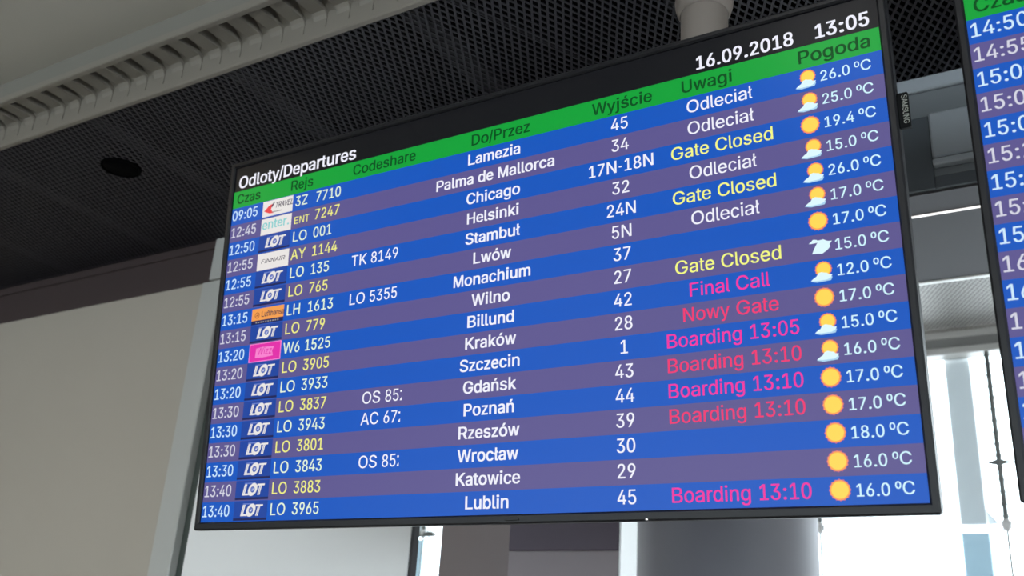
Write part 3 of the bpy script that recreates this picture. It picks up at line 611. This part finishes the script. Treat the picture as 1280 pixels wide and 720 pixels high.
def make_display(name, label, ox, oz, rows, title, heads, time_only=False):
    """ox, oz: shift along the screen plane from the large screen; origin at the middle of the lower edge"""
    TL = Vector((-1.642, 1.38, 2.7035)); ux = Vector((1, 0, 0)); uz = Vector((0, -math.sin(T), math.cos(T)))
    org = TL + ux*(ox*S+S/2) + uz*(oz*S-A-BOT)
    root = empty(name, org, (T, 0, 0)); tag(root, label, 'information screen', 'departure screens')
    # local frame used below: x from the left of the picture, z down from its top; shifted by D
    D = Vector((-S/2, 0, A+BOT))
    class LB(MB):
        def build(s, nm, parent=None, recalc=True):
            s.v = [(v[0]+D.x, v[1], v[2]+D.z) for v in s.v]
            return MB.build(s, nm, parent, recalc)
    global MBX
    fr = LB()
    fr.box(-BEZ, 0, -.006, .016, -A-BOT, BEZ*.85, M['bezel'], .003); fr.box(S, S+BEZ, -.006, .016, -A-BOT, BEZ*.85, M['bezel'], .003)
    fr.box(-BEZ*.5, S+BEZ*.5, -.006, .016, -.0002, BEZ*.85, M['bezel'], .003); fr.box(-BEZ*.5, S+BEZ*.5, -.006, .016, -A-BOT, -A+.0002, M['bezel'], .003)
    fr.build('bezel', root)
    ho = LB(); ho.box(-BEZ+.002, S+BEZ-.002, .012, .042, -A-BOT+.002, BEZ*.85-.002, M['housing'], .006); ho.box(.18*S, .82*S, .04, .07, -.9*A, -.2*A, M['housing'], .01); ho.build('rear_housing', root)
    sp = LB(); sp.box(0, S, 0, .012, -A, 0, SE['black']); sp.build('screen_panel', root)
    lb = lambda: LB()
    if title:
        t = lb()
        write(t, 'Odloty/Departures', .0085*S, -g+.17*h, .0280*S, SE['white'], .024, -EPS)
        t.build('screen_title', root, False)
        t = lb()
        write(t, '16.09.2018', .7845*S, -g+.18*h, .0243*S, SE['white'], .024, -EPS); t.build('screen_date', root, False)
        t = lb(); write(t, '13:05', .9285*S, -g+.19*h, .0246*S, SE['white'], .024, -EPS); t.build('screen_clock', root, False)
    hb = lb(); flat(hb, .0006, S-.0006, -g-h, -g, SE['green'], -EPS*.6); hd = hb.build('column_header_bar', root, False)
    for tx, hx in heads:
        t = lb(); write(t, tx, hx*S, -g-.755*h, .0225*S, SE['dgreen'], .020, -EPS*1.6); t.build('column_heading', hd, False)
    EM = .0228*S
    for i, rw in enumerate(rows):
        k = i+1; zt = -g-k*h; bz = zt-.735*h; blue = (i % 2 == 0); y = -EPS*1.6
        rb = lb(); flat(rb, .0006, S-.0006, max(zt-h, -A+.0004), zt, SE['blue' if blue else 'grey'], -EPS*.6); row = rb.build('flight_row', root, False)
        t = lb(); write(t, rw[0], .0015*S, bz, EM, SE['tblue' if blue else 'tgrey'], .011, y); t.build('departure_time', row, False)
        if time_only: continue
        tm, lg, code, num, share, dest, gate, rem, icon, temp = rw
        global MB_
        lo = logo(lg, zt, row); 
        lo.data.transform(Matrix.Translation(D))
        t = lb(); cm = SE['cream' if blue else 'yellow']
        if code == 'ENT': write(t, code, .1365*S, bz, EM*.70, cm, .009, y)
        else: write(t, code, .1362*S, bz, EM, cm, .009, y)
        t.build('airline_code', row, False); t = lb()
        write(t, num, (.1775 if code != 'W6' else .1775)*S, bz, EM, cm, .012, y); t.build('flight_number', row, False)
        if share:
            cut = share.endswith('~'); s_ = share.rstrip('~'); xs = (.2905 if cut else .2560)*S
            t = lb(); write(t, s_, xs, bz, EM, SE['white'], .008, y)
            if cut:          # the last digit is cut off by the column's edge
                xe = xs+text_width(s_, EM, .008)+.004*EM
                flat(t, xe+.03*EM, xe+.15*EM, bz+.50*EM, bz+.61*EM, SE['white'], y)
                poly(t, [(xe+.02*EM, bz), (xe+.16*EM, bz), (xe+.16*EM, bz+.2*EM), (xe+.06*EM, bz+.12*EM)], SE['white'], y)
            t.build('codeshare_number', row, False)
        t = lb(); write(t, dest, .4955*S, bz, .0217*S, SE['white'], .024, y, centre=True); t.build('destination', row, False)
        t = lb(); write(t, gate, .6825*S, bz, EM, SE['white'], .013, y, centre=True); t.build('gate_number', row, False)
        if rem:
            cm = SE['white'] if rem.startswith('Odl') else SE['gold'] if rem.startswith('Gate') else SE['pink' if blue else 'rose']
            t = lb(); write(t, rem, .812*S, bz, EM, cm, .010, y, centre=True); t.build('remark', row, False)
        t = lb(); {'s': sun_icon, 'p': sun_cloud_icon, 'c': cloud_icon}[icon](t, .9165*S, zt-.47*h, y=y); t.build('weather_icon', row, False)
        t = lb(); write(t, temp+' ', .9310*S, bz+.02*h, .0176*S, SE['temp'], .012, y)
        write(t, 'ºC', .9310*S+text_width(temp+' ', .0176*S, .012)-.001*S, bz+.05*h, .0176*S, SE['temp'], .009, y); t.build('temperature', row, False)
    return root, LB

ROWS = [
 ('09:05','travel','3Z','7710','','Lamezia','45','Odleciał','p','26.0'),
 ('12:45','enter','ENT','7247','','Palma de Mallorca','34','Odleciał','p','25.0'),
 ('12:50','LOT','LO','001','','Chicago','17N-18N','Gate Closed','s','19.4'),
 ('12:55','finnair','AY','1144','','Helsinki','32','Odleciał','p','15.0'),
 ('12:55','LOT','LO','135','TK 8149','Stambuł','24N','Gate Closed','p','26.0'),
 ('12:55','LOT','LO','765','','Lwów','5N','Odleciał','p','17.0'),
 ('13:15','lufthansa','LH','1613','LO 5355','Monachium','37','','s','17.0'),
 ('13:15','LOT','LO','779','','Wilno','27','Gate Closed','c','15.0'),
 ('13:20','wizz','W6','1525','','Billund','42','Final Call','p','12.0'),
 ('13:20','LOT','LO','3905','','Kraków','28','Nowy Gate','s','17.0'),
 ('13:20','LOT','LO','3933','','Szczecin','1','Boarding 13:05','p','15.0'),
 ('13:30','LOT','LO','3837','OS 85~','Gdańsk','43','Boarding 13:10','p','16.0'),
 ('13:30','LOT','LO','3943','AC 67~','Poznań','44','Boarding 13:10','s','17.0'),
 ('13:30','LOT','LO','3801','','Rzeszów','39','Boarding 13:10','s','17.0'),
 ('13:30','LOT','LO','3843','OS 85~','Wrocław','30','','s','18.0'),
 ('13:40','LOT','LO','3883','','Katowice','29','','s','16.0'),
 ('13:40','LOT','LO','3965','','Lublin','45','Boarding 13:10','s','16.0'),
]
HEADS = [('Czas', .0085), ('Rejs', .1235), ('Codeshare', .2480), ('Do/Przez', .4575), ('Wyjście', .6440), ('Uwagi', .7650), ('Pogoda', .9075)]
d1, LB = make_display('departures_display', 'large black departures screen with blue and violet rows under the title Odloty/Departures', 0, 0, ROWS, True, HEADS)
b = LB(); b.box(.524*S, .544*S, -.0085, 0, -A-.0075*S, -A-.0045*S, M['housing'], .001); b.build('sensor_bump', d1)
b = LB(); b.box(.7065*S, .7082*S, -.008, 0, -A-.0102*S, -A-.0088*S, SE['led']); o = b.build('power_light', d1); o['label'] = 'tiny white power light'  # tiny emissive white dot on the lower bezel
b = LB(); b.box(1.0098*S, 1.0215*S, -.004, .006, -.1705*S, -.1290*S, M['badge'], .0015)
write(b, 'SAMSUNG', 1.0150*S, -.1325*S, .0078*S, M['badge_text'], .012, -.0048, sx=.86, down=True)
o = b.build('side_badge', d1, False); o['label'] = 'black tag with upright silver lettering'
T2 = ['14:50','14:55','15:00','15:00','15:05','15:10','15:15','15:20','15:25','16:00','16:05','16:10','16:15','16:20','16:30','16:40','16:45']
d2, LB2 = make_display('departures_display', 'departures screen cut off by the right picture edge, first row 14:50', 1.0865, .0090, [(t,) for t in T2], False, [('Czas', .0085)], True)

# ceiling poles and the rail that carries the screens
def pole(x, label):
    r = empty('ceiling_pole', (x, 1.585, HC)); tag(r, label, 'pole', 'poles that carry the screens')
    b = MB(); b.lathe((0, 0, 0), [(.0475, -.62), (.0475, 0.0)], M['pole_beige'], 40); b.build('tube', r)
    b = MB(); b.lathe((0, 0, 0), [(.0485, -.030), (.0535, -.026), (.058, -.010), (.0595, .0), (.0595, .01), (.0485, .01)], M['pole_beige'], 40, caps=False); b.build('collar', r)
    b = MB(); b.box(-.09, .09, -.045, -.03, -.62, -.42, M['housing'], .003); b.box(-.05, .05, -.03, .0, -.60, -.44, M['housing'], .003); b.build('clamp', r)
    return r
pole(-.575, 'round beige ceiling pole rising behind the large departures screen')
pole(.98, 'round beige ceiling pole behind the second screen')
for x0, x1, lb_ in ((-1.45, -.40, 'black horizontal rail behind the large departures screen'), (.10, 1.20, 'black horizontal rail behind the second departures screen')):
    b = MB(); b.box(x0, x1, 1.500, 1.545, 2.37, 2.45, M['housing'], .004); tag(b.build('mounting_rail'), lb_, 'rail', 'rails behind the screens')
